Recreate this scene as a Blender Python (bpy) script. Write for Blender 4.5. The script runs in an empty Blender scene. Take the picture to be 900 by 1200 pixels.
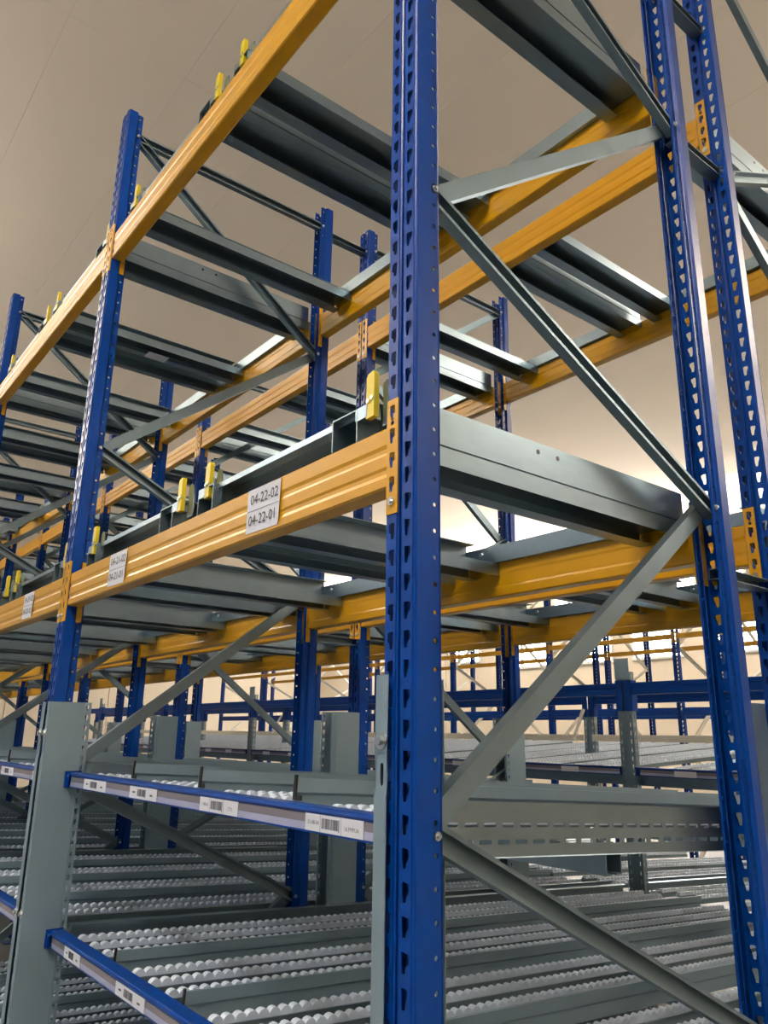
import bpy, bmesh, math, random
from mathutils import Vector, Matrix
random.seed(7)
SC = bpy.context.scene
COL = SC.collection
PI = math.pi

# ------------------------------------------------------------------ camera, world, lights, exposure
CAM_LOC = (1.0531, -0.872, 1.588)
YAW, PITCH, ROLL, FPX = 0.9010, 0.2803, 0.0149, 910.06
_f = Vector((-math.sin(YAW) * math.cos(PITCH), math.cos(YAW) * math.cos(PITCH), math.sin(PITCH)))
_r = Vector((math.cos(YAW), math.sin(YAW), 0)); _u = _r.cross(_f)
_r2 = _r * math.cos(ROLL) + _u * math.sin(ROLL); _u2 = -_r * math.sin(ROLL) + _u * math.cos(ROLL)
cam = bpy.data.cameras.new('camera'); camo = bpy.data.objects.new('camera', cam); COL.objects.link(camo)
camo.matrix_world = Matrix(((_r2.x, _u2.x, -_f.x, CAM_LOC[0]), (_r2.y, _u2.y, -_f.y, CAM_LOC[1]), (_r2.z, _u2.z, -_f.z, CAM_LOC[2]), (0, 0, 0, 1)))
cam.sensor_fit = 'VERTICAL'; cam.sensor_height = 36.0; cam.lens = FPX * 36.0 / 1200.0
cam.clip_start = 0.02; cam.clip_end = 200
SC.camera = camo
SC.view_settings.view_transform = 'Standard'; SC.view_settings.look = 'None'
SC.view_settings.gamma = 1.0; SC.view_settings.use_curve_mapping = False
SC.view_settings.exposure = 0.6
SC.cycles.use_denoising = True
SC.cycles.max_bounces = 6; SC.cycles.diffuse_bounces = 3; SC.cycles.glossy_bounces = 3
SC.cycles.sample_clamp_indirect = 6.0

world = bpy.data.worlds.new('daylight'); SC.world = world; world.use_nodes = True
world.node_tree.nodes['Background'].inputs[0].default_value = (0.86, 0.94, 1.0, 1)
world.node_tree.nodes['Background'].inputs[1].default_value = 0.22

def area_light(name, loc, rot, sx, sy, power, col):
    l = bpy.data.lights.new(name, 'AREA'); l.shape = 'RECTANGLE'; l.size = sx; l.size_y = sy; l.energy = power; l.color = col
    o = bpy.data.objects.new(name, l); COL.objects.link(o); o.location = loc; o.rotation_euler = rot
    return o
CEIL = 6.4
LAMPS = [(1.2, -2.9, 70, 620), (-7.2, -3.2, 85, 620), (-12.4, -3.2, 75, 560), (8.5, 0.5, 20, 420), (3.4, 7.0, 30, 950), (3.4, 11.0, 40, 500), (-20.0, 13.6, 100, 45), (-13.0, 13.5, 45, 30), (-7.0, 13.5, 45, 30), (-1.0, 13.5, 45, 40)]  # front and right lamps sit out of view, added as fill light
WIN_POWER = 65
LAMP_COL = (1.0, 0.97, 0.93)

# ------------------------------------------------------------------ materials
def lin(r, g, b):
    f = lambda c: (c / 255) / 12.92 if c / 255 <= 0.04045 else ((c / 255 + 0.055) / 1.055) ** 2.4
    return (f(r), f(g), f(b), 1)
MATS = {}
def mat(name, col, rough=0.5, metal=0.0, coat=0.0, var=0.0, scale=8.0, bump=0.0, bscale=60.0, rvar=0.0, stretch=(1, 1, 1), emit=0.0, alpha=1.0, trans=0.0):
    m = bpy.data.materials.new(name); m.use_nodes = True
    nt = m.node_tree; b = nt.nodes['Principled BSDF']
    b.inputs['Base Color'].default_value = col; b.inputs['Roughness'].default_value = rough
    b.inputs['Metallic'].default_value = metal
    b.inputs['Coat Weight'].default_value = coat; b.inputs['Coat Roughness'].default_value = 0.12
    b.inputs['Transmission Weight'].default_value = trans
    if emit:
        b.inputs['Emission Color'].default_value = col; b.inputs['Emission Strength'].default_value = emit
    tc = nt.nodes.new('ShaderNodeTexCoord'); mp = nt.nodes.new('ShaderNodeMapping'); mp.inputs['Scale'].default_value = stretch
    nt.links.new(tc.outputs['Object'], mp.inputs['Vector'])
    if var or rvar:
        n = nt.nodes.new('ShaderNodeTexNoise'); n.inputs['Scale'].default_value = scale; n.inputs['Detail'].default_value = 5
        nt.links.new(mp.outputs[0], n.inputs['Vector'])
        if var:
            mx = nt.nodes.new('ShaderNodeMix'); mx.data_type = 'RGBA'
            mx.inputs[6].default_value = tuple(c * (1 - var) for c in col[:3]) + (1,)
            mx.inputs[7].default_value = tuple(min(1, c * (1 + var)) for c in col[:3]) + (1,)
            nt.links.new(n.outputs['Fac'], mx.inputs[0]); nt.links.new(mx.outputs[2], b.inputs['Base Color'])
        if rvar:
            mr = nt.nodes.new('ShaderNodeMapRange'); mr.inputs[1].default_value = 0.22; mr.inputs[2].default_value = 0.7
            mr.inputs[3].default_value = rough - rvar; mr.inputs[4].default_value = rough + rvar
            nt.links.new(n.outputs['Fac'], mr.inputs[0]); nt.links.new(mr.outputs[0], b.inputs['Roughness'])
    if bump:
        n2 = nt.nodes.new('ShaderNodeTexNoise'); n2.inputs['Scale'].default_value = bscale; n2.inputs['Detail'].default_value = 4
        nt.links.new(mp.outputs[0], n2.inputs['Vector'])
        bp = nt.nodes.new('ShaderNodeBump'); bp.inputs['Strength'].default_value = bump; bp.inputs['Distance'].default_value = 0.01
        nt.links.new(n2.outputs['Fac'], bp.inputs['Height']); nt.links.new(bp.outputs[0], b.inputs['Normal'])
    MATS[name] = m
    return m
mat('blue_paint', lin(0, 48, 120), 0.34, 0.0, 0.06, var=0.12, scale=3, bump=0.04, bscale=150)
MATS['blue_paint'].node_tree.nodes['Principled BSDF'].inputs['Specular IOR Level'].default_value = 0.14
mat('orange_paint', lin(200, 146, 12), 0.32, 0.0, 0.25, var=0.05, scale=2, bump=0.03, bscale=90)
MATS['orange_paint'].node_tree.nodes['Principled BSDF'].inputs['Specular IOR Level'].default_value = 0.35
mat('galvanised', lin(144, 162, 173), 0.31, 0.92, 0.0, var=0.1, scale=60, rvar=0.035, stretch=(1, 0.25, 1))
mat('galvanised_dull', lin(122, 140, 150), 0.40, 0.85, 0.0, var=0.12, scale=14, rvar=0.06)
mat('grey_sheet', lin(140, 162, 175), 0.45, 0.6, 0.0, var=0.08, scale=9, rvar=0.06)
mat('zinc_bolt', lin(200, 204, 206), 0.28, 1.0)
mat('wheel_white', lin(204, 216, 232), 0.4, 0.0, var=0.04, scale=30)
mat('black_plastic', lin(18, 18, 20), 0.45)
mat('yellow_plastic', lin(218, 194, 16), 0.38, var=0.06, scale=40)
mat('paper', lin(216, 219, 230), 0.6)
mat('ink', lin(14, 14, 18), 0.6)
mat('ink_grey', lin(70, 72, 84), 0.6)
mat('strip_clear', lin(118, 112, 122), 0.22, var=0.1, scale=6, coat=0.3)
mat('strip_lilac', lin(160, 164, 196), 0.25, coat=0.3)
mat('ceiling_board', lin(242, 226, 205), 0.85, var=0.05, scale=0.9, bump=0.25, bscale=1.2)
mat('wall_board', lin(226, 212, 190), 0.8, var=0.04, scale=0.8)
mat('concrete', lin(112, 112, 110), 0.45, var=0.1, scale=1.5)
mat('cream_board', lin(226, 220, 200), 0.6, var=0.05, scale=5)
mat('lamp_white', lin(255, 250, 240), 0.5, emit=9.0)
mat('window_glow', lin(255, 253, 246), 0.5, emit=10.0)
mat('lamp_case', lin(210, 212, 214), 0.4, 0.3)
mat('frame_white', lin(230, 230, 226), 0.45)
mat('pale_brace', lin(226, 222, 210), 0.5, 0.2)

# ------------------------------------------------------------------ mesh helpers
class MB:
    def __init__(s): s.v = []; s.f = []; s.m = []
    def add(s, vs, fs, mi=0):
        o = len(s.v); s.v += [tuple(v) for v in vs]; s.f += [tuple(i + o for i in f) for f in fs]; s.m += [mi] * len(fs); return s
    def box(s, x0, x1, y0, y1, z0, z1, mi=0):
        return s.add([(x0, y0, z0), (x1, y0, z0), (x1, y1, z0), (x0, y1, z0), (x0, y0, z1), (x1, y0, z1), (x1, y1, z1), (x0, y1, z1)],
                     [(3, 2, 1, 0), (4, 5, 6, 7), (0, 1, 5, 4), (1, 2, 6, 5), (2, 3, 7, 6), (3, 0, 4, 7)], mi)
    def prism(s, poly, fn, a0, a1, mi=0):
        n = len(poly)
        vs = [fn(p[0], p[1], a0) for p in poly] + [fn(p[0], p[1], a1) for p in poly]
        fs = [(i, (i + 1) % n, (i + 1) % n + n, i + n) for i in range(n)] + [tuple(reversed(range(n))), tuple(range(n, 2 * n))]
        return s.add(vs, fs, mi)
    def cyl(s, c, ax, r, h, seg=10, mi=0):
        c = Vector(c); ax = Vector(ax).normalized(); t = ax.orthogonal().normalized(); b = ax.cross(t)
        vs = []
        for k in (0, 1):
            for i in range(seg):
                a = 2 * PI * i / seg; vs.append(c + ax * (h * k) + (t * math.cos(a) + b * math.sin(a)) * r)
        fs = [(i, (i + 1) % seg, (i + 1) % seg + seg, i + seg) for i in range(seg)] + [tuple(reversed(range(seg))), tuple(range(seg, 2 * seg))]
        return s.add(vs, fs, mi)
    def ring(s, fn, u0, u1, v0, v1, hole, cu, cv, mi=0):
        # flat cell with an eight-cornered hole, hole listed from lower left, counter-clockwise
        out = [(u0, v0), (cu, v0), (u1, v0), (u1, cv), (u1, v1), (cu, v1), (u0, v1), (u0, cv)]
        vs = [fn(*p) for p in out] + [fn(cu + p[0], cv + p[1]) for p in hole]
        return s.add(vs, [(i, (i + 1) % 8, (i + 1) % 8 + 8, i + 8) for i in range(8)], mi)
    def quad(s, fn, u0, u1, v0, v1, mi=0):
        return s.add([fn(u0, v0), fn(u1, v0), fn(u1, v1), fn(u0, v1)], [(0, 1, 2, 3)], mi)
    def mesh(s, name, mats, solid=0.0, weld=False, smooth=None, norm=True):
        me = bpy.data.meshes.new(name); me.from_pydata(s.v, [], s.f)
        for k in ([mats] if isinstance(mats, str) else mats): me.materials.append(MATS[k])
        for p, i in zip(me.polygons, s.m): p.material_index = i
        bm = bmesh.new(); bm.from_mesh(me)
        if weld or solid: bmesh.ops.remove_doubles(bm, verts=bm.verts, dist=1e-5)
        if norm: bmesh.ops.recalc_face_normals(bm, faces=bm.faces)
        if solid: bmesh.ops.solidify(bm, geom=bm.faces[:], thickness=solid)
        if smooth:
            for f in bm.faces: f.smooth = True
            for e in bm.edges:
                if len(e.link_faces) != 2 or e.calc_face_angle(0) > smooth: e.smooth = False
        bm.to_mesh(me); bm.free()
        return me
def oc(r, n=8):   # round hole as eight corners starting lower left, counter-clockwise
    return [(r * math.cos(a), r * math.sin(a)) for a in [PI * 1.25 + PI * 0.25 * i for i in range(8)]]
def ob(name, me, parent=None, loc=(0, 0, 0), rot=(0, 0, 0), scale=None):
    o = bpy.data.objects.new(name, me); COL.objects.link(o); o.location = loc; o.rotation_euler = rot
    if scale: o.scale = scale
    if parent is not None: o.parent = parent
    return o
def tag(o, label, cat, group=None):
    o['label'] = label; o['category'] = cat
    if group: o['group'] = group
    return o
def thing(name, label, cat, loc=(0, 0, 0), rot=(0, 0, 0), group=None):
    return tag(ob(name, None, None, loc, rot), label, cat, group)
def struct(name, me, **k):
    o = ob(name, me, **k)
    if o.parent is None: o['kind'] = 'structure'
    return o
XY_Z = lambda a, b, t: (a, b, t)
YZ_X = lambda a, b, t: (t, a, b)
XZ_Y = lambda a, b, t: (a, t, b)
ORD = ['first', 'second', 'third', 'fourth', 'fifth', 'sixth', 'seventh', 'eighth', 'ninth', 'tenth', 'eleventh', 'twelfth']
CACHE = {}
def cached(key, fn):
    if key not in CACHE: CACHE[key] = fn()
    return CACHE[key]
def text_mesh(s, size, mname, align='CENTER'):
    def mk():
        c = bpy.data.curves.new('text', 'FONT'); c.body = s; c.size = size; c.align_x = align; c.align_y = 'CENTER'; c.resolution_u = 2
        o = bpy.data.objects.new('text_tmp', c); COL.objects.link(o)
        me = bpy.data.meshes.new_from_object(o); me.name = 'lettering'
        bpy.data.objects.remove(o); bpy.data.curves.remove(c)
        me.materials.clear(); me.materials.append(MATS[mname]); return me
    return cached(('txt', s, size, mname, align), mk)

# ------------------------------------------------------------------ dimensions (metres)
L = 2.0038          # bay pitch along the aisle (-X)
D = 1.1347          # frame depth
YB = D + 0.2444     # second row front
W2 = 0.041
Z1T, Z2T = 2.165, 3.665      # beam tops
BH = 0.125
SLOPE = 0.055
TILT = -math.atan(SLOPE)
ZM, ZL, ZB = 1.455, 0.94, 0.425   # wheel tops at Y = 0 of the three flow levels

# ------------------------------------------------------------------ the hall
XW, YW = -24.0, 16.0
XR, YF = 13.0, -7.0
def slab(x0, x1, y0, y1, z0, z1, m): return MB().box(x0, x1, y0, y1, z0, z1).mesh('slab', m)
struct('floor', slab(XW, XR, YF, YW, -0.15, 0, 'concrete'))
ceil = struct('ceiling', slab(XW, XR, YF, YW, CEIL + 0.03, CEIL + 0.3, 'ceiling_board'))
PWX, PWY = 5.4, 0.863
pm = cached('cpanel', lambda: MB().prism([(0.0007, 0.0), (0.0007, 0.03), (PWY - 0.0007, 0.03), (PWY - 0.0007, 0.0), (PWY - 0.006, -0.0006), (0.006, -0.0006)], YZ_X, 0.0007, PWX - 0.0007).mesh('ceiling_panel', 'ceiling_board'))
for iy in range(-6, 18):
    for ix in range(-3, 3):
        ob('ceiling_panel', pm, ceil, (-3.69 + ix * PWX, 0.013 + iy * PWY, CEIL))
wb = struct('wall_back', slab(XW, XR, YW, YW + 0.3, 0, CEIL + 0.1, 'wall_board'))
wpm = MB().box(0.012, 2.988, -0.03, 0.01, 0.02, CEIL - 0.02).mesh('wall_panel', 'wall_board')
for i in range(10): ob('wall_panel', wpm, wb, (XW + 1 + i * 3.0, YW, 0))
wl = struct('wall_left', slab(XW - 0.3, XW, YF, YW, 0, CEIL + 0.1, 'wall_board'))
wpm2 = MB().box(-0.01, 0.03, 0.012, 2.988, 0.02, CEIL - 0.02).mesh('wall_panel', 'wall_board')
for i in range(7): ob('wall_panel', wpm2, wl, (XW, YF + i * 3.0, 0))
wr = struct('wall_right', slab(XR, XR + 0.3, YF, YW, 0, CEIL + 0.1, 'wall_board'))
# lit windows high in the back wall
def window(n, x0, x1, z0, z1):
    o = ob('window_%d' % n, MB().box(x0 - 0.06, x0, YW - 0.09, YW - 0.03, z0 - 0.06, z1 + 0.06).box(x1, x1 + 0.06, YW - 0.09, YW - 0.03, z0 - 0.06, z1 + 0.06)
           .box(x0, x1, YW - 0.09, YW - 0.03, z1, z1 + 0.06).box(x0, x1, YW - 0.09, YW - 0.03, z0 - 0.06, z0).mesh('window_frame', 'frame_white'))
    o['kind'] = 'structure'
    xm = x0 + (x1 - x0) * 0.3
    ob('pane', MB().box(x0, xm - 0.05, YW - 0.06, YW - 0.04, z0, z1).mesh('pane', 'window_glow'), o)
    ob('pane', MB().box(xm + 0.05, x1, YW - 0.06, YW - 0.04, z0, z1).mesh('pane', 'window_glow'), o)
    area_light('window_daylight', ((x0 + x1) / 2, YW - 0.12, (z0 + z1) / 2), (-PI / 2, 0, 0), x1 - x0, z1 - z0, WIN_POWER, (1.0, 0.97, 0.92))
    ob('mullion', MB().box(xm - 0.05, xm + 0.05, YW - 0.09, YW - 0.03, z0, z1).mesh('mullion', 'frame_white'), o)
for i, (x0, x1, z0, z1) in enumerate([(-16.69, -15.51, 3.77, 4.47), (-14.18, -12.93, 3.5, 4.4), (-11.97, -10.86, 3.5, 4.4), (-10.2, -8.94, 3.5, 4.4), (-8.06, -6.81, 3.5, 4.4), (-12.56, -10.94, 4.84, 5.43), (-8.87, -7.25, 4.84, 5.43), (-16.25, -14.62, 4.84, 5.43)]):
    window(i + 1, x0, x1, z0, z1)
# ceiling lamps: far ones match glows, front and right ones added unseen to brighten
lm_case = MB().prism([(-0.11, 0.0), (-0.07, 0.07), (0.07, 0.07), (0.11, 0.0), (0.10, -0.005), (-0.10, -0.005)], YZ_X, -1.5, 1.5).mesh('housing', 'lamp_case')
lm_diff = MB().box(-1.46, 1.46, -0.085, 0.085, -0.02, -0.005).mesh('diffuser', 'lamp_white')
lm_rod = MB().cyl((0, 0, 0.07), (0, 0, 1), 0.008, 0.6, 6).mesh('hanger', 'lamp_case')
for i, (x, y, pw, upw) in enumerate(LAMPS):
    t = thing('ceiling_light', 'long linear lamp among added and inferred ceiling lamps, %s from front to far aisle' % ORD[i], 'lamp', (x, y, CEIL - 0.67), group='ceiling lamps over the aisles')
    ob('housing', lm_case, t); ob('diffuser', lm_diff, t); ob('hanger', lm_rod, t, (-1, 0, 0)); ob('hanger', lm_rod, t, (1, 0, 0))
    a = area_light('lamp_light', (0, 0, -0.03), (0, 0, 0), 2.9, 0.17, pw, LAMP_COL); a.parent = t
    a = area_light('added_uplight', (0, 0, 0.09), (PI, 0, 0), 2.9, 0.17, upw, LAMP_COL); a.parent = t  # upward fill, added to every lamp to lift the ceiling

# ------------------------------------------------------------------ uprights with punched holes
KEY = [(-0.008, -0.004), (-0.006, -0.016), (0.001, -0.016), (0.003, -0.005), (0.008, -0.003), (0.007, 0.013), (-0.002, 0.015), (-0.008, 0.014)]
KEYL = [(-0.008, -0.003), (-0.003, -0.005), (-0.001, -0.016), (0.006, -0.016), (0.008, -0.004), (0.008, 0.014), (0.002, 0.015), (-0.007, 0.013)]
def fix(h):   # start at the lower-left corner, counter-clockwise, matching ring()
    i = min(range(8), key=lambda k: abs(math.atan2(h[k][1], h[k][0]) - (-2.35)))
    return h[i:] + h[:i]
KEY, KEYL = fix(KEY), fix(KEYL)
def upright_mesh(n, matname='blue_paint', first=0):
    b = MB(); z0 = first * 0.05 - 0.025 if first else 0.025; zt = n * 0.05 + 0.025
    front = lambda u, v: (u, 0.0, v)
    for k in range(max(1, first), n + 1):
        zc = k * 0.05
        b.ring(front, -0.037, -0.008, zc - 0.025, zc + 0.025, KEYL, -0.0225, zc)
        b.ring(front, 0.008, 0.037, zc - 0.025, zc + 0.025, KEY, 0.0225, zc)
        for sx in (-1, 1):
            lip = lambda u, v, sx=sx: (sx * 0.030, u, v)
            b.ring(lip, 0.045, 0.066, zc - 0.025, zc + 0.025, oc(0.0045), 0.056, zc)
    # plain strips between: chamfers, sides, steps, lips, centre groove
    for pts in ([(-0.008, 0), (-0.005, 0.007), (0.005, 0.007), (0.008, 0)],
                [(0.037, 0), (0.041, 0.004), (0.041, 0.039), (0.030, 0.045)], [(-0.037, 0), (-0.041, 0.004), (-0.041, 0.039), (-0.030, 0.045)],
                [(0.030, 0.066), (0.030, 0.070)], [(-0.030, 0.066), (-0.030, 0.070)]):
        for (xa, ya), (xb, yb) in zip(pts, pts[1:]):
            b.add([(xa, ya, z0), (xb, yb, z0), (xb, yb, zt), (xa, ya, zt)], [(0, 1, 2, 3)])
    return b.mesh('upright', matname, solid=-0.0022)
UP = {}
def upright(n, m='blue_paint'):
    return cached(('up', n, m), lambda: upright_mesh(n, m))
def brace_mesh(dy, dz, opening, matname='galvanised_dull', w=0.021):
    ln = math.hypot(dy, dz); d = (dy / ln, dz / ln); nn = (-d[1], d[0])
    x0, x1 = (0.001, 0.027) if opening > 0 else (-0.027, -0.001)
    t = 0.0025
    if opening > 0: prof = [(x0, -w), (x1, -w), (x1, -w + 0.008), (x1 - t, -w + 0.008), (x1 - t, -w + t), (x0 + t, -w + t), (x0 + t, w - t), (x1 - t, w - t), (x1 - t, w - 0.008), (x1, w - 0.008), (x1, w), (x0, w)]
    else: prof = [(x1, -w), (x1, w), (x0, w), (x0, w - t), (x1 - t, w - t), (x1 - t, -w + t), (x0, -w + t), (x0, -w)]
    b = MB(); e = 0.022
    b.prism(prof, lambda a, c, s: (a, d[0] * s + nn[0] * c, d[1] * s + nn[1] * c), -e, ln + e)
    return b.mesh('brace', matname)
bolt_m = MB().cyl((0, 0, 0), (1, 0, 0), 0.0075, 0.007, 8).cyl((0.007, 0, 0), (1, 0, 0), 0.004, 0.005, 6).mesh('bolt', 'zinc_bolt')
base_m = MB().box(-0.06, 0.06, -0.02, 0.12, 0, 0.006).mesh('base_plate', 'blue_paint')
NODES = [('f', 0.17), ('r', 0.935), ('f', 1.43), ('r', 2.194), ('f', 2.689), ('r', 3.452)]
def frame(name, label, x, y0, n, top, rot, group, mname='blue_paint', bm_='galvanised_dull', bolts=True, plates=True, D=D):
    t = thing(name, label, 'rack frame', (x, y0, 0) if not rot else (x, y0 + D, 0), (0, 0, PI if rot else 0), group)
    um = upright(n, mname)
    ob('upright', um, t); ob('upright', um, t, (0, D, 0), (0, 0, PI))
    if plates:
        ob('base_plate', base_m, t); ob('base_plate', base_m, t, (0, D, 0), (0, 0, PI))
    nodes = NODES + top
    for (s1, z1), (s2, z2) in zip(nodes, nodes[1:]):
        ya = 0.061 if s1 == 'f' else D - 0.061; yb = 0.061 if s2 == 'f' else D - 0.061
        # rising towards the rear shows its flat back, falling towards the rear its open side
        op = -1 if (yb > ya and z2 > z1) or (yb < ya and z2 < z1) else 1
        if abs(z1 - z2) < 0.01: op = 1
        if rot: op = -op
        me = cached(('br', round(yb - ya, 3), round(z2 - z1, 3), op, bm_), lambda: brace_mesh(yb - ya, z2 - z1, op, bm_))
        ob('brace', me, t, (0, ya, z1))
    if bolts:
        for s1, z1 in nodes:
            y = 0.057 if s1 == 'f' else D - 0.057
            ob('bolt', bolt_m, t, (0.030, y, z1)); ob('bolt', bolt_m, t, (-0.030, y, z1), (0, 0, PI))
    return t
TOP_TALL = [('f', 3.947), ('r', 4.71), ('f', 5.2)]
TOP_NORM = [('f', 4.21), ('r', 4.21)]
NA, NB = 5, 8        # bays in the front row and in the second row
for k in range(NA + 1):
    lab = ('tall blue upright frame at the near end of the front rack row' if k == 0 else
           '%s blue upright frame of the front rack row, counted from the near end' % ORD[k])
    frame('upright_frame', lab, -k * L, 0, 105 if k == 0 else 86, TOP_TALL if k == 0 else TOP_NORM, False, 'upright frames of the front row', bolts=k < 4)
for k in range(NB + 1):
    lab = ('tall blue upright frame at the near end of the second rack row' if k == 0 else
           '%s blue upright frame of the second rack row, counted from the near end' % ORD[k])
    frame('upright_frame', lab, -k * L, YB, 105 if k == 0 else 86, TOP_TALL if k == 0 else TOP_NORM, True, 'upright frames of the second row', bolts=k < 3)
# row spacers tying the two rows together
sp_m = MB().prism([(-0.02, -0.015), (0.02, -0.015), (0.02, -0.0125), (-0.0175, -0.0125), (-0.0175, 0.0125), (0.02, 0.0125), (0.02, 0.015), (-0.02, 0.015)], XZ_Y, -0.03, YB - D + 0.03).mesh('spacer_channel', 'galvanised_dull')
for k in range(NA + 1):
    for z, w in ((4.19, 'top'), (2.02, 'lower')) if k else ((4.05, 'top'), (3.44, 'middle'), (2.02, 'lower')):
        t = thing('row_spacer', '%s galvanised spacer between the two rows at %s frame from the near end' % (w, ORD[k]), 'spacer', (-k * L, D, z), group='row spacers')
        ob('channel', sp_m, t)
        ob('bolt', bolt_m, t, (0.02, 0.0, 0)); ob('bolt', bolt_m, t, (0.02, YB - D, 0))

# ------------------------------------------------------------------ load beams
BL = L - 2 * W2 - 0.006
def beam_body():
    h = BH
    pr = [(0.004, 0.004), (0.008, 0.0), (0.050, 0.0), (0.054, 0.004), (0.054, 0.030), (0.052, 0.038), (0.052, h - 0.048), (0.054, h - 0.040), (0.054, h - 0.004), (0.050, h), (0.008, h), (0.004, h - 0.004),
          (0.004, h - 0.036), (0.0062, h - 0.044), (0.0062, h - 0.052), (0.0045, h - 0.058), (0.0045, 0.044), (0.0066, 0.038), (0.0066, 0.030), (0.004, 0.022)]
    return MB().prism(pr, YZ_X, -BL / 2, BL / 2).mesh('beam_body', 'orange_paint')
beam_m = beam_body()
def connector_mesh():
    # right-hand end: plate across the beam end plus a hooked flange over the upright face; local x = 0 is the upright side
    b = MB(); zt = 0.047; 
    fl = lambda u, v: (u, -0.004, v)
    rows = [(0.026, KEY, 0.006, 0.041), (0.049, oc(0.0055), 0.041, 0.057), (0.074, KEY, 0.057, 0.098), (0.123, KEY, 0.098, 0.147), (0.171, KEY, 0.147, 0.19)]
    for c, hole, a, e in rows:
        b.ring(fl, 0.004, 0.036, zt - e, zt - a, hole, 0.020, zt - c)
    br = [0.0, 0.006] + sorted([v for c, h_, a, e in rows for v in (c, e)]) + [0.23]
    b.quad(fl, 0.004, 0.020, zt - 0.006, zt); b.quad(fl, 0.020, 0.036, zt - 0.006, zt)
    b.quad(fl, 0.004, 0.020, zt - 0.23, zt - 0.19); b.quad(fl, 0.020, 0.036, zt - 0.23, zt - 0.19)
    for a, e in zip(br, br[1:]):
        b.add([(0.004, -0.004, zt - e), (0.0, 0.0, zt - e), (0.0, 0.0, zt - a), (0.004, -0.004, zt - a)], [(0, 1, 2, 3)])
        b.add([(0.0, 0.0, zt - e), (0.0, 0.062, zt - e), (0.0, 0.062, zt - a), (0.0, 0.0, zt - a)], [(0, 1, 2, 3)])
    return b.mesh('connector', 'orange_paint', solid=0.0028)
conn_r = connector_mesh()
conn_l = conn_r.copy(); conn_l.name = 'connector'
for v in conn_l.vertices: v.co.x = -v.co.x
conn_l.flip_normals()
pin_m = MB().cyl((0, -0.0045, 0), (0, -1, 0), 0.0085, 0.003, 12).cyl((0, -0.0075, 0), (0, -1, 0), 0.004, 0.003, 8).mesh('safety_bolt', 'zinc_bolt')
paper_m = MB().add([(-0.0775, 0, -0.055), (0.070, 0, -0.055), (0.0775, -0.003, -0.046), (0.0775, -0.001, 0.055), (-0.0775, 0, 0.055), (-0.0775, -0.0006, -0.055), (0.070, -0.0006, -0.055), (0.0775, -0.0036, -0.046), (0.0775, -0.0016, 0.055), (-0.0775, -0.0006, 0.055)],
        [(4, 3, 2, 1, 0), (5, 6, 7, 8, 9), (0, 1, 6, 5), (1, 2, 7, 6), (2, 3, 8, 7), (3, 4, 9, 8), (4, 0, 5, 9)]).mesh('label', 'paper')
fold_m = MB().box(-0.076, 0.074, -0.0012, -0.0008, -0.0006, 0.0006).mesh('fold_line', 'ink_grey')
hole_m = MB().cyl((0, 0, 0), (1, 0, 0), 0.006, 0.0006, 10).mesh('pin_hole', 'black_plastic')
def beam(label, x, y, ztop, rot, group, labels=None, detail=True):
    t = thing('load_beam', label, 'rack beam', (x, y, ztop - BH), (0, 0, PI if rot else 0), group)
    ob('beam_body', beam_m, t)
    # connectors: beam top sits 47 mm below the connector top
    cr = ob('connector', conn_r, t, (BL / 2 + 0.003, 0, BH)); cl = ob('connector', conn_l, t, (-BL / 2 - 0.003, 0, BH))
    if detail:
        for c_, sx in ((cr, -1), (cl, 1)):
            for hz in (0.031, -0.163): ob('pin_hole', hole_m, c_, (sx * 0.0031, 0.033, hz), (0, 0, 0 if sx > 0 else PI))
        ob('safety_bolt', pin_m, cr, (0.020, 0, 0.047 - 0.206)); ob('safety_bolt', pin_m, cl, (-0.020, 0, 0.047 - 0.206))
    for lx, a, c in labels or []:
        p = ob('label', paper_m, t, (lx, 0.0035, 0.066), (0, 0.02, 0)); p['label'] = 'white paper label with location numbers'
        ob('lettering', text_mesh(a, 0.036, 'ink'), p, (0.004, -0.0022, 0.026), (PI / 2, 0, 0))
        ob('lettering', text_mesh(c, 0.036, 'ink'), p, (0.0, -0.0022, -0.026), (PI / 2, 0, 0))
        ob('fold_line', fold_m, p)
    return t
num = 22
LV = [(Z1T, 'lower'), (Z2T, 'upper')]
DZB = 0.05
for k in range(NB):
    xc = -(k + 0.5) * L
    for zt, lv in LV:
        if k < NA:
            labs = None
            if lv == 'lower' and k < 4:
                labs = [(-0.515 + L / 2, '04-%02d-02' % (num - 2 * k), '04-%02d-01' % (num - 2 * k)), (-1.465 + L / 2, '04-%02d-02' % (num - 1 - 2 * k), '04-%02d-01' % (num - 1 - 2 * k))]
            beam('orange %s front beam of front row, %s bay from the near end%s' % (lv, ORD[k], ', with white labels' if labs else ''), xc, 0, zt, False, 'front beams of the front row', labs)
            beam('orange %s rear beam of front row, %s bay from the near end' % (lv, ORD[k]), xc, D, zt + 0.012, True, 'rear beams of the front row', detail=k < 2)
        beam('orange %s front beam of second row, %s bay from the near end' % (lv, ORD[k]), xc, YB, zt + DZB, False, 'front beams of the second row', detail=k < 2)
        beam('orange %s rear beam of second row, %s bay from the near end' % (lv, ORD[k]), xc, YB + D, zt + DZB, True, 'rear beams of the second row', detail=k < 2)

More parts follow.
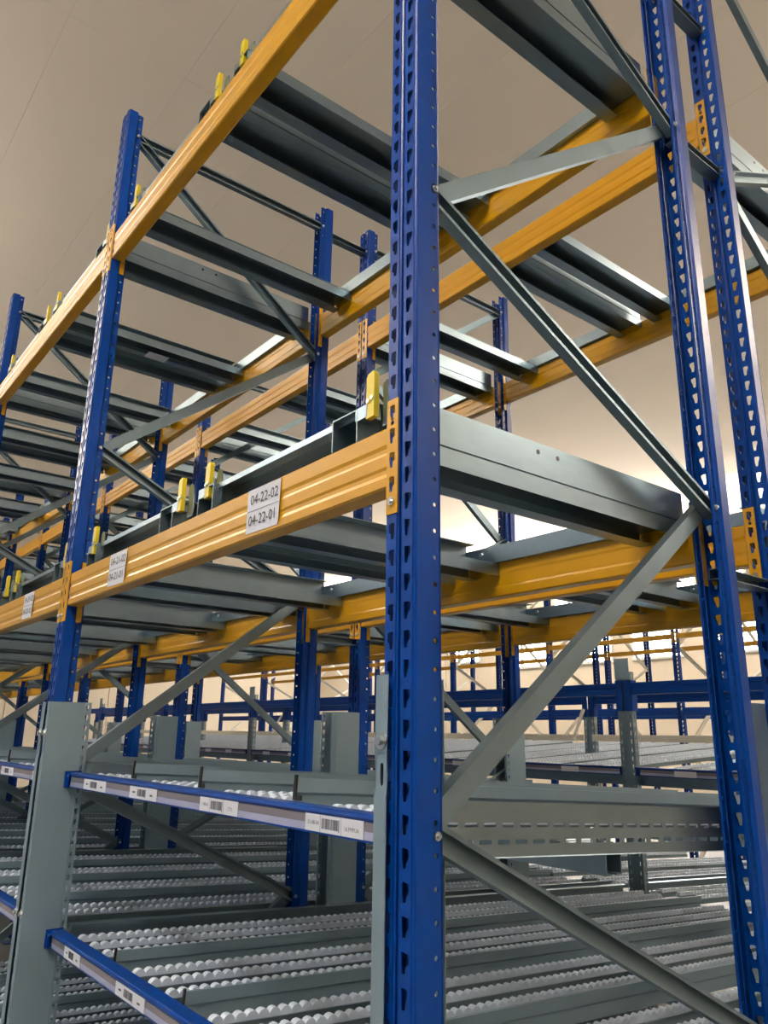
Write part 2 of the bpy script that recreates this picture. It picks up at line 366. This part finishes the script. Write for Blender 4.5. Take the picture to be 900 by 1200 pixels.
# ------------------------------------------------------------------ pallet support frames lying on the beams
BW = 0.15; MW = 0.855
def bar_upper():
    # outer side plate standing on the beams, folded over at the top
    pr = [(0, 0.004), (0, 0.085), (-0.045, 0.085), (-0.045, 0.0828), (-0.0022, 0.0828), (-0.0022, 0.0062), (-0.0065, 0.0062), (-0.0065, 0.0004), (-0.0045, 0.0004), (-0.0045, 0.004)]
    return MB().prism(pr, XZ_Y, 0.10, D - 0.07).mesh('support_bar', 'galvanised')
def bar_lower():
    # trough hung between the beams, open below, with one broad lip
    t = 0.0022; h = 0.042
    pr = [(-0.001, 0.0), (-BW, 0.0), (-BW, -h), (-BW + 0.046, -h), (-BW + 0.046, -h + t), (-BW + t, -h + t), (-BW + t, -t), (-0.001 - t, -t), (-0.001 - t, -h), (-0.001, -h)]
    return MB().prism(pr, XZ_Y, 0.058, D - 0.06).mesh('lower_channel', 'galvanised')
up_m, lo_m = bar_upper(), bar_lower()
up_f = up_m.copy()
for v in up_f.vertices: v.co.x = -v.co.x
up_f.flip_normals()
dot_m = MB().cyl((0.0002, 0, 0), (1, 0, 0), 0.006, 0.0006, 10).mesh('bolt_hole', 'black_plastic')
def front_channel():
    pr = [(0.035, 0.085), (0.085, 0.085), (0.085, 0.0), (0.083, 0.0), (0.083, 0.082), (0.037, 0.082), (0.037, 0.070), (0.035, 0.070)]
    return MB().prism(pr, YZ_X, -MW + 0.06, -0.06).mesh('front_channel', 'galvanised')
fc_m = front_channel()
def rear_angle():
    y = D - 0.075
    return MB().prism([(y, 0.002), (y, 0.062), (y + 0.003, 0.062), (y + 0.003, 0.005), (D - 0.012, 0.005), (D - 0.012, 0.002)], YZ_X, -MW, 0.0).mesh('rear_angle', 'galvanised')
ra_m = rear_angle()
def bracket():
    b = MB(); t = 0.003; w = 0.092; h = 0.083
    b.box(0, t, 0.02, 0.10, 0.001, h).box(w - t, w, 0.02, 0.10, 0.001, h).box(t, w - t, 0.02, 0.10, h - t, h).box(t, w - t, 0.02, 0.10, 0.001, 0.001 + t).box(t, w - t, 0.085, 0.085 + t, 0.004, h - t)
    return b.mesh('end_bracket', 'galvanised_dull')
bk_m = bracket()
bb_m = MB().cyl((0, 0.085, 0), (0, -1, 0), 0.009, 0.008, 8).cyl((0, 0.077, 0), (0, -1, 0), 0.005, 0.006, 6).mesh('bolt', 'zinc_bolt')
def guide():
    return MB().prism([(-0.013, 0.05), (0.013, 0.05), (0.013, 0.148), (0.009, 0.153), (-0.008, 0.149), (-0.013, 0.142)], XZ_Y, 0.020, 0.033).mesh('guide_block', 'yellow_plastic')
gd_m = guide()
sc_m = MB().cyl((0, 0.020, 0), (0, -1, 0), 0.0048, 0.003, 8).mesh('screw', 'zinc_bolt')
hp_m = MB().prism([(-0.018, 0.03), (0.018, 0.03), (0.018, 0.085), (0.008, 0.125), (-0.006, 0.132), (-0.018, 0.125)], XZ_Y, 0.040, 0.044).mesh('holder_plate', 'galvanised')
clip_m = MB().box(-0.03, 0.012, 0.02, 0.055, 0.055, 0.083).mesh('clip', 'galvanised')
rb_m = MB().cyl((0, 0, 0), (0, -1, 0), 0.008, 0.006, 8).mesh('bolt', 'zinc_bolt')
def module(label, x, y, z, rot, group, near, guides=True):
    t = thing('pallet_support_frame', label, 'pallet support', (x, y, z) if not rot else (x - MW, y + D, z), (0, 0, PI if rot else 0), group)
    for i, bx in enumerate((0.0, -MW + BW)):
        u = ob('support_bar', up_m if i == 0 else up_f, t, (bx if i == 0 else -MW, 0, 0)); ob('lower_channel', lo_m, u, (0 if i == 0 else BW, 0, 0))
        if near and i == 0:
            for yy in (0.46, 0.53): ob('bolt_hole', dot_m, u, (0, yy, 0.062))
    ob('rear_angle', ra_m, t)
    if guides: ob('front_channel', fc_m, t)
    else: ob('rear_angle', ra_m, t, (-MW, D, 0), (0, 0, PI))
    if near:
        for bx in (-0.135, -0.775): ob('bolt', rb_m, t, (bx, D - 0.075, 0.04))
    for bx, gx, s in ((-0.205, -0.070, 1), (-MW - 0.01, -0.815, -1)):
        if not guides: continue
        e = ob('end_bracket', bk_m, t, (bx, 0, 0))
        if near:
            ob('bolt', bb_m, e, (0.03, 0, 0.055)); ob('bolt', bb_m, e, (0.042, 0, 0.035))
        if not guides: continue
        g = ob('guide_block', gd_m, t, (gx, 0, 0))
        if near:
            ob('screw', sc_m, g, (-0.006, 0, 0.088)); ob('screw', sc_m, g, (0.007, 0, 0.092))
        ob('holder_plate', hp_m, t, (gx + 0.036, 0, 0)); ob('clip', clip_m, t, (gx - 0.02, 0, 0))
    return t
for k in range(NB):
    for zt, lv in LV:
        for j in (0, 1):
            x = -k * L - 0.055 - j * 0.925
            w = 'near' if j == 0 else 'far'
            if k < NA:
                mo = module('galvanised pallet support frame, %s level, front row, %s half of %s bay' % (lv, w, ORD[k]), x, 0, zt, False, 'pallet supports of the front row', k < 3)
                if k == 1 and lv == 'upper' and j == 0: STICK = mo
            module('galvanised pallet support frame, %s level, second row, %s half of %s bay' % (lv, w, ORD[k]), x, YB, zt + DZB, False, 'pallet supports of the second row', k < 2, False)

stk = ob('sticker', MB().box(-0.075, 0.0, 0.0, 0.12, -0.0006, 0.0).mesh('sticker', 'paper'), STICK, (-0.77 + 0.0, 0.52, -0.0435)); stk['label'] = 'white sticker under the bar'
# ------------------------------------------------------------------ grey column plates that carry the flow levels
def column_mesh(h, flip):
    b = MB(); wd = 0.148
    # web in the Y-Z plane at x = 0 from y = 0 to wd, perforated near y = wd, front flange towards +x
    n = int(h / 0.036)
    wf = (lambda u, v: (0.0, u, v))
    b.quad(wf, 0.0, 0.124, 0, h)
    hole = [(-0.0035, -0.004), (-0.002, -0.011), (0.002, -0.011), (0.0035, -0.004), (0.006, 0.003), (0.004, 0.009), (-0.004, 0.009), (-0.006, 0.003)]
    for i in range(n):
        z = h - (i + 0.5) * 0.036
        b.ring(wf, 0.124, wd, z - 0.018, z + 0.018, fix(hole), 0.134, z)
    if h - n * 0.036 > 0.001: b.quad(wf, 0.124, wd, 0, h - n * 0.036)
    ff = (lambda u, v: (u, 0.0, v))
    b.ring(ff, 0.0, 0.032, h - 0.20, h - 0.13, [(-0.004, -0.016), (0, -0.019), (0.004, -0.016), (0.005, 0), (0.004, 0.016), (0, 0.019), (-0.004, 0.016), (-0.005, 0)], 0.018, h - 0.165)
    b.quad(ff, 0.0, 0.032, 0, h - 0.20); b.quad(ff, 0.0, 0.032, h - 0.13, h)
    b.add([(0, wd, 0), (0.012, wd, 0), (0.012, wd, h), (0, wd, h)], [(0, 1, 2, 3)])
    me = b.mesh('column_plate', 'grey_sheet', solid=0.002)
    return me
COLH = 1.69
col_p = column_mesh(COLH, False)
col_n = col_p.copy(); col_n.name = 'column_plate'
for v in col_n.vertices: v.co.x = -v.co.x
col_n.flip_normals()
cb_m = MB().cyl((0, -0.001, 0), (0, -1, 0), 0.015, 0.003, 14).cyl((0, -0.004, 0), (0, -1, 0), 0.008, 0.007, 8).mesh('bolt', 'zinc_bolt')
XP = 0.0465
def plate(label, x, y, side, mirror, group):
    # side -1: plate on the -X side of the post; the flange reaches back over the post face
    me = col_p if side < 0 else col_n
    rot = 0
    if mirror: me = col_n if side < 0 else col_p; rot = PI
    t = thing('column_plate', label, 'column plate', (x + side * XP, y, 0), (0, 0, rot), group)
    ob('sheet', me, t)
    s = (1 if side < 0 else -1) * (-1 if mirror else 1)
    ob('bolt', cb_m, t, (s * 0.018, 0, COLH - 0.11)); ob('bolt', cb_m, t, (s * 0.018, 0, COLH - 0.70))
    return t
for k in range(NA + 1):
    for side, w in ((-1, 'left'), (1, 'right')):
        if k == 0 and side == 1: continue
        plate('grey perforated column plate on the %s side of %s front post, front row' % (w, ORD[k]), -k * L, -0.012, side, False, 'column plates on the front posts')
        plate('grey perforated column plate on %s side of %s front post, second row' % (w, ORD[k]), -k * L, YB + 0.004, side, True, 'column plates in the gap between rows')
        plate('grey perforated column plate on %s side of %s rear post, second row' % (w, ORD[k]), -k * L, YB + D + 0.012, side, True, 'column plates on the rear posts of the second row')

# ------------------------------------------------------------------ flow shelf: front beams with label strips
XA, XB = -0.0495, -L + 0.0495      # inner faces of the plates of one bay
FL = XA - XB - 0.006
def flow_beam_meshes():
    pr = [(0.0, -0.050), (0.0, -0.046), (0.006, -0.046), (0.006, -0.013), (0.0, -0.013), (-0.002, -0.008), (0.0, -0.002), (0.004, 0.0), (0.044, 0.0), (0.047, -0.003), (0.047, -0.05), (0.044, -0.05), (0.044, -0.004), (0.010, -0.004), (0.010, -0.05)]
    body = MB().prism(pr, YZ_X, -FL / 2, FL / 2).mesh('beam_body', 'blue_paint')
    strip = MB().box(-FL / 2 + 0.03, FL / 2 - 0.002, 0.0015, 0.0055, -0.031, -0.014, 0).box(-FL / 2 + 0.03, FL / 2 - 0.002, 0.0010, 0.0055, -0.046, -0.031, 1).mesh('label_strip', ['strip_clear', 'strip_lilac'])
    brk = MB().box(-0.003, 0.0, -0.012, 0.046, -0.052, 0.004).box(0.0, 0.016, -0.003, 0.0, -0.052, 0.002).mesh('end_bracket', 'blue_paint')
    return body, strip, brk
fb_body, fb_strip, fb_brk = flow_beam_meshes()
rivet_m = MB().cyl((0, 0, 0), (0, -1, 0), 0.004, 0.003, 8).mesh('rivet', 'zinc_bolt')
tag_m = MB().box(-0.1, 0.1, -0.0012, 0, -0.0165, 0.0165).mesh('label', 'paper')
def barcode():
    b = MB(); x = -0.040; r = random.Random(3)
    while x < 0.019:
        w = r.choice((0.0009, 0.0013, 0.0022)); b.box(x, x + w, -0.0016, -0.0011, -0.009, 0.0105); x += w + r.choice((0.0011, 0.0016, 0.0022))
    b.box(0.0192, 0.0212, -0.0016, -0.0011, -0.012, 0.011)
    return b.mesh('barcode', 'ink_grey')
bar_m = barcode()
line_m = MB().box(-0.0002, 0.0002, -0.0016, -0.0011, -0.0165, 0.0165).mesh('cut_line', 'ink_grey')
mark_m = MB().box(-0.009, -0.003, -0.0016, -0.0011, -0.002, 0.003).box(-0.002, 0.004, -0.0016, -0.0011, -0.002, 0.003).box(0.005, 0.009, -0.0016, -0.0011, -0.002, 0.003).mesh('printed_mark', 'ink_grey')
def flow_beam(label, k, z, tags, group):
    t = thing('flow_beam', label, 'shelf beam', (-k * L + (XA + XB) / 2, 0.08, z), (0, 0, 0), group)
    ob('beam_body', fb_body, t); ob('label_strip', fb_strip, t)
    e = ob('end_bracket', fb_brk, t, (-FL / 2, 0, 0)); ob('rivet', rivet_m, e, (0.010, -0.003, -0.012)); 
    e2 = ob('end_bracket', fb_brk, t, (FL / 2, 0, 0), (0, 0, 0), (-1, 1, 1))
    for X, a, c, w in tags:
        p = ob('label', tag_m, t, (X - (XA + XB) / 2, 0.0005, -0.0295), (0, 0, 0), (w / 0.2, 1, 1)); p['label'] = 'white shelf label with barcode'
        ob('barcode', bar_m, p, (0, 0, 0.0))
        if a: ob('lettering', text_mesh(a, 0.0112, 'ink'), p, (-0.070, -0.0014, 0.0), (PI / 2, 0, 0)); ob('cut_line', line_m, p, (-0.045, 0, 0)); ob('cut_line', line_m, p, (0.0275, 0, 0))
        else: ob('printed_mark', mark_m, p, (-0.068, 0, 0))
        if c: ob('lettering', text_mesh(c, 0.0112, 'ink'), p, (0.062, -0.0014, -0.003), (PI / 2, 0, 0))
        else: ob('printed_mark', mark_m, p, (0.062, 0, -0.003))
    return t
MT = [(-1.672, None, None, 0.21), (-1.262, None, None, 0.2), (-0.787, '1-88-03', 'CTO', 0.2), (-0.296, '01-88-04', '16.FMPUA', 0.2)]
LT = [(-1.706, None, None, 0.15), (-1.222, None, None, 0.205), (-0.75, None, None, 0.2), (-0.28, None, None, 0.2)]
for k in range(NA):
    flow_beam('blue flow shelf front beam with label strip, upper flow level, %s bay' % ORD[k], k, ZM - 0.010, MT, 'upper flow shelf front beams')
    flow_beam('blue flow shelf front beam with label strip, second flow level, %s bay' % ORD[k], k, ZL - 0.008, LT, 'second flow shelf front beams')
    if k in (0, 1): flow_beam('blue flow shelf front beam, lowest flow level, %s bay' % ORD[k], k, ZB - 0.008, LT[:2], 'lowest flow shelf front beams')

# ------------------------------------------------------------------ roller tracks, dividers, side panels
WP = 0.0325
def wheel(seg=12):
    b = MB(); vs = []; prof = [(-0.010, 0.0165), (-0.007, 0.0185), (0.007, 0.0185), (0.010, 0.0165)]
    r1 = 0.0185
    for x, r in ((-0.011, r1 - 0.002), (0.011, r1 - 0.002)):
        for i in range(seg):
            a = 2 * PI * i / seg; vs.append((x, r * math.cos(a), r * math.sin(a)))
    fs = [(i, (i + 1) % seg, (i + 1) % seg + seg, i + seg) for i in range(seg)] + [tuple(reversed(range(seg))), tuple(range(seg, 2 * seg))]
    b.add(vs, fs)
    return b
wheel_m = wheel().mesh('wheel', 'wheel_white', smooth=0.7)
def wheel_row(n0, n1, seg):
    base = wheel(seg); b = MB()
    for i in range(n0, n1):
        b.add([(v[0], v[1] + i * WP, v[2]) for v in base.v], base.f)
    return b.mesh('wheels', 'wheel_white', smooth=0.9)
def rail_mesh(ln):
    t = 0.0016; w = 0.0165
    pr = [(-w, -0.028), (w, -0.028), (w, -0.004), (w + 0.004, -0.004), (w + 0.004, -0.004 + t), (w - t, -0.004 + t), (w - t, -0.028 + t), (-w + t, -0.028 + t), (-w + t, -0.004 + t), (-w - 0.004, -0.004 + t), (-w - 0.004, -0.004), (-w, -0.004)]
    return MB().prism(pr, XZ_Y, 0, ln).mesh('rail', 'galvanised_dull')
def track(label, x, z0, ln, single, group, y0=0.14, seg=10, rise=False):
    # origin: wheel axis line at the front end
    t = thing('roller_track', label, 'roller track', (x, y0, z0 - SLOPE * y0 - 0.0165), (-TILT if rise else TILT, 0, 0), group)
    ob('rail', cached(('rail', ln), lambda: rail_mesh(ln)), t)
    n = int(ln / WP)
    for i in range(single): ob('wheel', wheel_m, t, (0, (i + 0.5) * WP, 0))
    if single < n:
        w = ob('wheels', cached(('wr', single, n, seg), lambda: wheel_row(single, n, seg)), t, (0, 0.5 * WP, 0)); w['kind'] = 'stuff'
    return t
def divider_mesh(h, ln):
    b = MB()
    b.prism([(-0.0095, -0.05), (-0.0095, h - 0.036), (-0.0015, h - 0.030), (-0.0015, h), (-0.012, h), (-0.012, h - 0.012), (-0.010, h - 0.012), (-0.010, h - 0.002), (-0.0035, h - 0.002), (-0.0035, h - 0.030), (-0.0115, h - 0.036), (-0.0115, -0.048), (-0.025, -0.048), (-0.025, -0.05)], XZ_Y, 0, ln)
    return b.mesh('sheet', 'grey_sheet')
cap_m = MB().box(-0.008, 0.0, -0.006, 0.0, -0.012, 0.042).box(0.0, 0.022, -0.004, 0.0, -0.012, -0.001).mesh('end_cap', 'black_plastic')
def divider(label, x, z0, h, ln, group):
    t = thing('lane_divider', label, 'lane divider', (x, 0.135, z0 - SLOPE * 0.135), (TILT, 0, 0), group)
    ob('sheet', cached(('dv', h, ln), lambda: divider_mesh(h, ln)), t)
    ob('end_cap', cap_m, t, (0, 0, h - 0.035))
    return t
def side_panel_mesh(ln, z0, z1, rows):
    b = MB(); n = int(ln / 0.05); f = lambda u, v: (0, u, v)
    sl = lambda s: [(-0.0165, -0.004), (0, -0.0045), (0.0165, -0.004), (0.0175, 0), (0.0165, 0.004), (0, 0.0045), (-0.0165, 0.004), (-0.0175, 0)]
    zs = [z0] + [(rows[i] + rows[i + 1]) / 2 for i in range(len(rows) - 1)] + [z1]
    for j, zc in enumerate(rows):
        for i in range(n):
            off = 0.0 if j % 2 == 0 else 0.0
            b.ring(f, i * 0.05, (i + 1) * 0.05, zs[j], zs[j + 1], sl(1), (i + 0.5) * 0.05 + (0.006 if j % 2 else -0.006), zc)
    b.add([(0, 0, z1), (0, n * 0.05, z1), (-0.028, n * 0.05, z1), (-0.028, 0, z1)], [(0, 1, 2, 3)])
    b.add([(0, 0, z0), (0, n * 0.05, z0), (-0.02, n * 0.05, z0), (-0.02, 0, z0)], [(0, 1, 2, 3)])
    return b.mesh('side_panel', 'galvanised', solid=0.002)
LN_M, LN_L, LN_B = 3.1, 3.24, 3.0
LX = [-0.04 - 0.48 * i for i in range(5)]
def flow_level(k, z0, ln, lvl, h, single_fn, seg, tracks=True):
    for i in range(4):
        for j in range(3):
            xl = LX[i] - 0.24 + (1 - j) * 0.115
            x = -k * L + xl + (0.01 if i == 0 else 0)
            lab = '%s white wheel roller track of %s lane, %s bay, %s flow level' % (ORD[j], ORD[i], ORD[k], lvl)
            track(lab, x, z0, ln, single_fn(xl), 'roller tracks of the %s flow level' % lvl, seg=seg)
    for i in (1, 2, 3):
        divider('grey lane divider with black end cap, %s in %s bay, %s flow level' % (ORD[i - 1], ORD[k], lvl), -k * L + LX[i], z0, h, ln, 'lane dividers of the %s flow level' % lvl)
    for yy, w in ((0.62, 'front'), (1.75, 'middle'), (2.75, 'rear')):
        if yy > ln: continue
        zc = z0 - SLOPE * yy - 0.075
        m = cached('xrail', lambda: MB().prism([(0.0, 0.0), (0.055, 0.0), (0.055, -0.05), (0.035, -0.05), (0.035, -0.047), (0.052, -0.047), (0.052, -0.003), (0.003, -0.003), (0.003, -0.047), (0.02, -0.047), (0.02, -0.05), (0.0, -0.05)], YZ_X, -FL / 2, FL / 2).mesh('support_rail', 'galvanised_dull'))
        tag(ob('support_rail', m, None, (-k * L + (XA + XB) / 2, yy, zc + 0.012)), '%s grey cross rail under %s flow level, %s bay' % (w, lvl, ORD[k]), 'cross rail', 'cross rails under the flow levels')
for k in range(5):
    flow_level(k, ZM, LN_M, 'upper', 0.045, (lambda x: 16 if k == 0 else (8 if k == 1 else 0)), 10 if k < 2 else 8)
    flow_level(k, ZL, LN_L, 'second', 0.022, (lambda x: 36 if k == 0 else 0), 12 if k < 1 else 8)
    if k < 2: flow_level(k, ZB, LN_B, 'lowest', 0.022, (lambda x: 0), 10)
pm_M = side_panel_mesh(1.25, -0.068, 0.030, [-0.042, -0.012])
pm_M2 = side_panel_mesh(3.0, -0.068, 0.030, [-0.042, -0.012])
pm_L = side_panel_mesh(3.2, -0.060, 0.016, [-0.035])
def panel(label, me, x, z0, flip, group, y0=0.14):
    t = tag(ob('side_panel', me, None, (x, y0, z0 - SLOPE * y0), (TILT, 0, 0), (-1, 1, 1) if flip else None), label, 'side panel', group)
    return t
for k in range(4):
    panel('slotted galvanised side panel, near side of %s bay, upper flow level' % ORD[k], pm_M if k == 0 else pm_M2, -k * L + XA - 0.001, ZM, False, 'slotted side panels, upper level')
    panel('slotted galvanised side panel, far side of %s bay, upper flow level' % ORD[k], pm_M2, -k * L + XB + 0.001, ZM, True, 'slotted side panels, upper level')
    panel('slotted galvanised side panel, near side of %s bay, second flow level' % ORD[k], pm_L, -k * L + XA - 0.001, ZL, False, 'slotted side panels, second level')
    panel('slotted galvanised side panel, far side of %s bay, second flow level' % ORD[k], pm_L, -k * L + XB + 0.001, ZL, True, 'slotted side panels, second level')

# ------------------------------------------------------------------ the flow rack behind: grey posts, blue beams, lanes
YC, YC2 = 3.47, 4.6
def grey_post_mesh(h):
    b = MB(); f = lambda u, v: (u, 0.0, v); n = int(h / 0.05)
    sl = [(-0.003, -0.012), (0, -0.014), (0.003, -0.012), (0.0035, 0), (0.003, 0.012), (0, 0.014), (-0.003, 0.012), (-0.0035, 0)]
    for i in range(n):
        for u0, u1 in ((-0.05, -0.018), (0.018, 0.05)):
            b.ring(f, u0, u1, i * 0.05, (i + 1) * 0.05, sl, (u0 + u1) / 2, (i + 0.5) * 0.05)
    b.quad(f, -0.018, 0.018, 0, n * 0.05)
    for sx in (-1, 1):
        g = lambda u, v, sx=sx: (sx * 0.05, u, v)
        for i in range(n): b.ring(g, 0.0, 0.04, i * 0.05, (i + 1) * 0.05, sl, 0.02, (i + 0.5) * 0.05)
    return b.mesh('post', 'galvanised_dull', solid=-0.002)
gp_m = grey_post_mesh(2.0)
gp_short = grey_post_mesh(1.8)
head_m = MB().box(-0.055, 0.05, -0.008, -0.003, 1.955, 2.085).cyl((-0.03, -0.008, 2.06), (0, -1, 0), 0.005, 0.003, 8).cyl((0.02, -0.008, 2.06), (0, -1, 0), 0.005, 0.003, 8).cyl((-0.03, -0.008, 1.985), (0, -1, 0), 0.005, 0.003, 8).cyl((0.02, -0.008, 1.985), (0, -1, 0), 0.005, 0.003, 8).mesh('head_plate', 'grey_sheet')
CP = 2.38
NC = 6
bb_len = CP - 0.11
bbm = MB().prism([(0.0, 0.003), (0.004, 0.0), (0.046, 0.0), (0.05, 0.003), (0.05, 0.072), (0.046, 0.075), (0.004, 0.075), (0.0, 0.072), (0.0, 0.048), (0.004, 0.044), (0.004, 0.034), (0.0, 0.030)], YZ_X, -bb_len / 2, bb_len / 2).mesh('beam_body', 'blue_paint')
bb_end = MB().box(-0.004, 0.0, -0.006, 0.052, -0.10, 0.09).box(0.0, 0.05, -0.010, -0.006, -0.10, 0.09).mesh('connector', 'blue_paint')
def blue_beam(label, x, y, z, group):
    t = thing('blue_beam', label, 'rack beam', (x, y, z), group=group)
    ob('beam_body', bbm, t); ob('connector', bb_end, t, (bb_len / 2, 0, 0)); ob('connector', bb_end, t, (-bb_len / 2, 0, 0), (0, 0, 0), (-1, 1, 1))
for k in range(NC):
    for y, X0, w, me in ((YC, -1.95, 'front', gp_m), (YC2, -3.085, 'rear', gp_short)):
        x = X0 - k * CP
        t = thing('perforated_post', '%s perforated grey %s post of the flow rack behind, from the right' % (ORD[k], w), 'post', (x, y, 0), group='perforated posts of the rack behind')
        ob('post', me, t)
        if w == 'front': ob('head_plate', head_m, t)
for k in range(-1, NC - 1):
    for y, X0, w in ((YC, -1.95, 'front'), (YC2, -3.085, 'rear')):
        blue_beam('%s blue %s beam of the flow rack behind, from the right' % (ORD[k + 1], w), X0 - (k + 0.5) * CP, y, 1.858 if w == 'front' else 1.862, 'blue beams of the rack behind')
    x = -1.95 - (k + 0.5) * CP
    t = thing('flow_beam', '%s dark blue flow shelf beam of the rack behind, from the right' % ORD[k + 1], 'shelf beam', (x, YC - 0.02, 1.425), group='flow beams of the rack behind')
    s = bb_len / FL
    ob('beam_body', fb_body, t, scale=(s, 1, 1)); ob('label_strip', fb_strip, t, scale=(s, 1, 1))
    for q in (-0.8, -0.3, 0.25, 0.75): ob('label', tag_m, t, (q, 0.0005, -0.0295), scale=(0.7, 1, 1))
    for i in range(4):
        for j in range(3):
            track('%s roller track, %s lane, %s bay of the rack behind' % (ORD[j], ORD[i], ORD[k + 1]), x - bb_len / 2 + 0.2 + i * 0.56 + j * 0.15, 1.43 + SLOPE * (YC + 0.05), 2.6, 0, 'roller tracks of the rack behind', y0=YC + 0.05, seg=6, rise=True)
POSTS = [-1.95 - k * CP for k in range(NC)] + [-3.085 - k * CP for k in range(NC)]
for k in range(5):
    for i in range(4):
        for j in range(3):
            x = -k * L + LX[i] - 0.24 + (1 - j) * 0.115 + (0.01 if i == 0 else 0)
            if min(abs(x - q) for q in POSTS) < 0.08: continue
            track('%s roller track, %s lane, %s bay, lower level of the rack behind' % (ORD[j], ORD[i], ORD[k]), x, ZL, 2.6, 0, 'lower roller tracks of the rack behind', y0=YC + 0.06, seg=6)
pm_C = side_panel_mesh(2.5, -0.050, 0.016, [-0.030])
for k in range(3):
    for xx, fl_, w in ((XA, False, 'near'), (XB, True, 'far')):
        if min(abs(-k * L + xx - q) for q in POSTS) < 0.054 and k: continue
        panel('slotted galvanised side panel, %s side of %s bay, lower level of the rack behind' % (w, ORD[k]), pm_C, -k * L + xx, ZL, fl_, 'slotted side panels of the rack behind', YC + 0.06)
rl_m = MB().prism([(0.0, 0.0), (0.11, 0.0), (0.11, -0.06), (0.107, -0.06), (0.107, -0.003), (0.003, -0.003), (0.003, -0.06), (0.0, -0.06)], YZ_X, -CP / 2 + 0.003, CP / 2 - 0.003).mesh('support_rail', 'galvanised_dull')
for k in range(-1, NC - 1):
    x = -1.95 - (k + 0.5) * CP
    for yy, w in ((YC + 0.055, 'front'), (YC2 + 0.9, 'rear')):
        for zz, lv in ((1.43 + SLOPE * (YC + 0.05), 'upper'), (ZL, 'lower')):
            tag(ob('support_rail', rl_m, None, (x, yy, zz - SLOPE * yy - 0.068 if lv == 'lower' else 1.43 - 0.056 + SLOPE * (yy - YC - 0.05))), '%s %s cross rail under the %s level of the rack behind' % (ORD[k + 1], w, lv), 'cross rail', 'cross rails of the rack behind')
cr_m = MB().box(-bb_len / 2, bb_len / 2, 0, 0.04, 0, 0.05).mesh('cross_bar', 'cream_board')
for k in range(-1, 4):
    tag(ob('cross_bar', cr_m, None, (-3.085 - (k + 0.5) * CP, YC2 - 0.045, 1.57)), '%s cream cross bar behind the flow rack lanes, from the right' % ORD[k + 1], 'cross bar', 'cream cross bars')
st_m = brace_mesh(0.12, 0.20, -1, 'pale_brace', 0.008)
for k in range(4):
    tag(ob('strut', st_m, None, (-3.085 - k * CP, YC2 - 0.06, 1.80), (PI, 0, 0)), '%s pale diagonal strut at rear post of the rack behind' % ORD[k], 'strut', 'diagonal struts of the rack behind')

# ------------------------------------------------------------------ far racks with orange beams
YD = 8.0
for r, y0 in enumerate((YD, YD + D + 0.24)):
    w = ('nearer', 'farther')[r]
    for k in range(8):
        frame('upright_frame', '%s slim blue frame of the %s far rack, from the right' % (ORD[k], w), -2.3 - k * L, y0, 86, TOP_NORM, bool(r), 'frames of the far racks', bm_='pale_brace', bolts=False)
    for k in range(7):
        for y, rot, fw in ((y0, False, 'front'), (y0 + D, True, 'rear')):
            if not rot:
                t = thing('slim_beam', '%s slim orange beam of the %s far rack, from the right' % (ORD[k], w), 'rack beam', (-2.3 - (k + 0.5) * L, y, 2.80), group='slim orange beams of the far racks')
                ob('beam_body', beam_m, t, scale=(1, 1, 0.5))
                ob('connector', conn_r, t, (BL / 2 + 0.003, 0, 0.06), scale=(1, 1, 0.6)); ob('connector', conn_l, t, (-BL / 2 - 0.003, 0, 0.06), scale=(1, 1, 0.6))
            if not rot:
                t = thing('blue_beam', '%s blue beam of the %s far rack, from the right' % (ORD[k], w), 'rack beam', (-2.3 - (k + 0.5) * L, y, 1.87), group='blue beams of the far racks')
                ob('beam_body', bbm, t, scale=(BL / bb_len, 1, 1.3))
print('objects', len(bpy.data.objects))
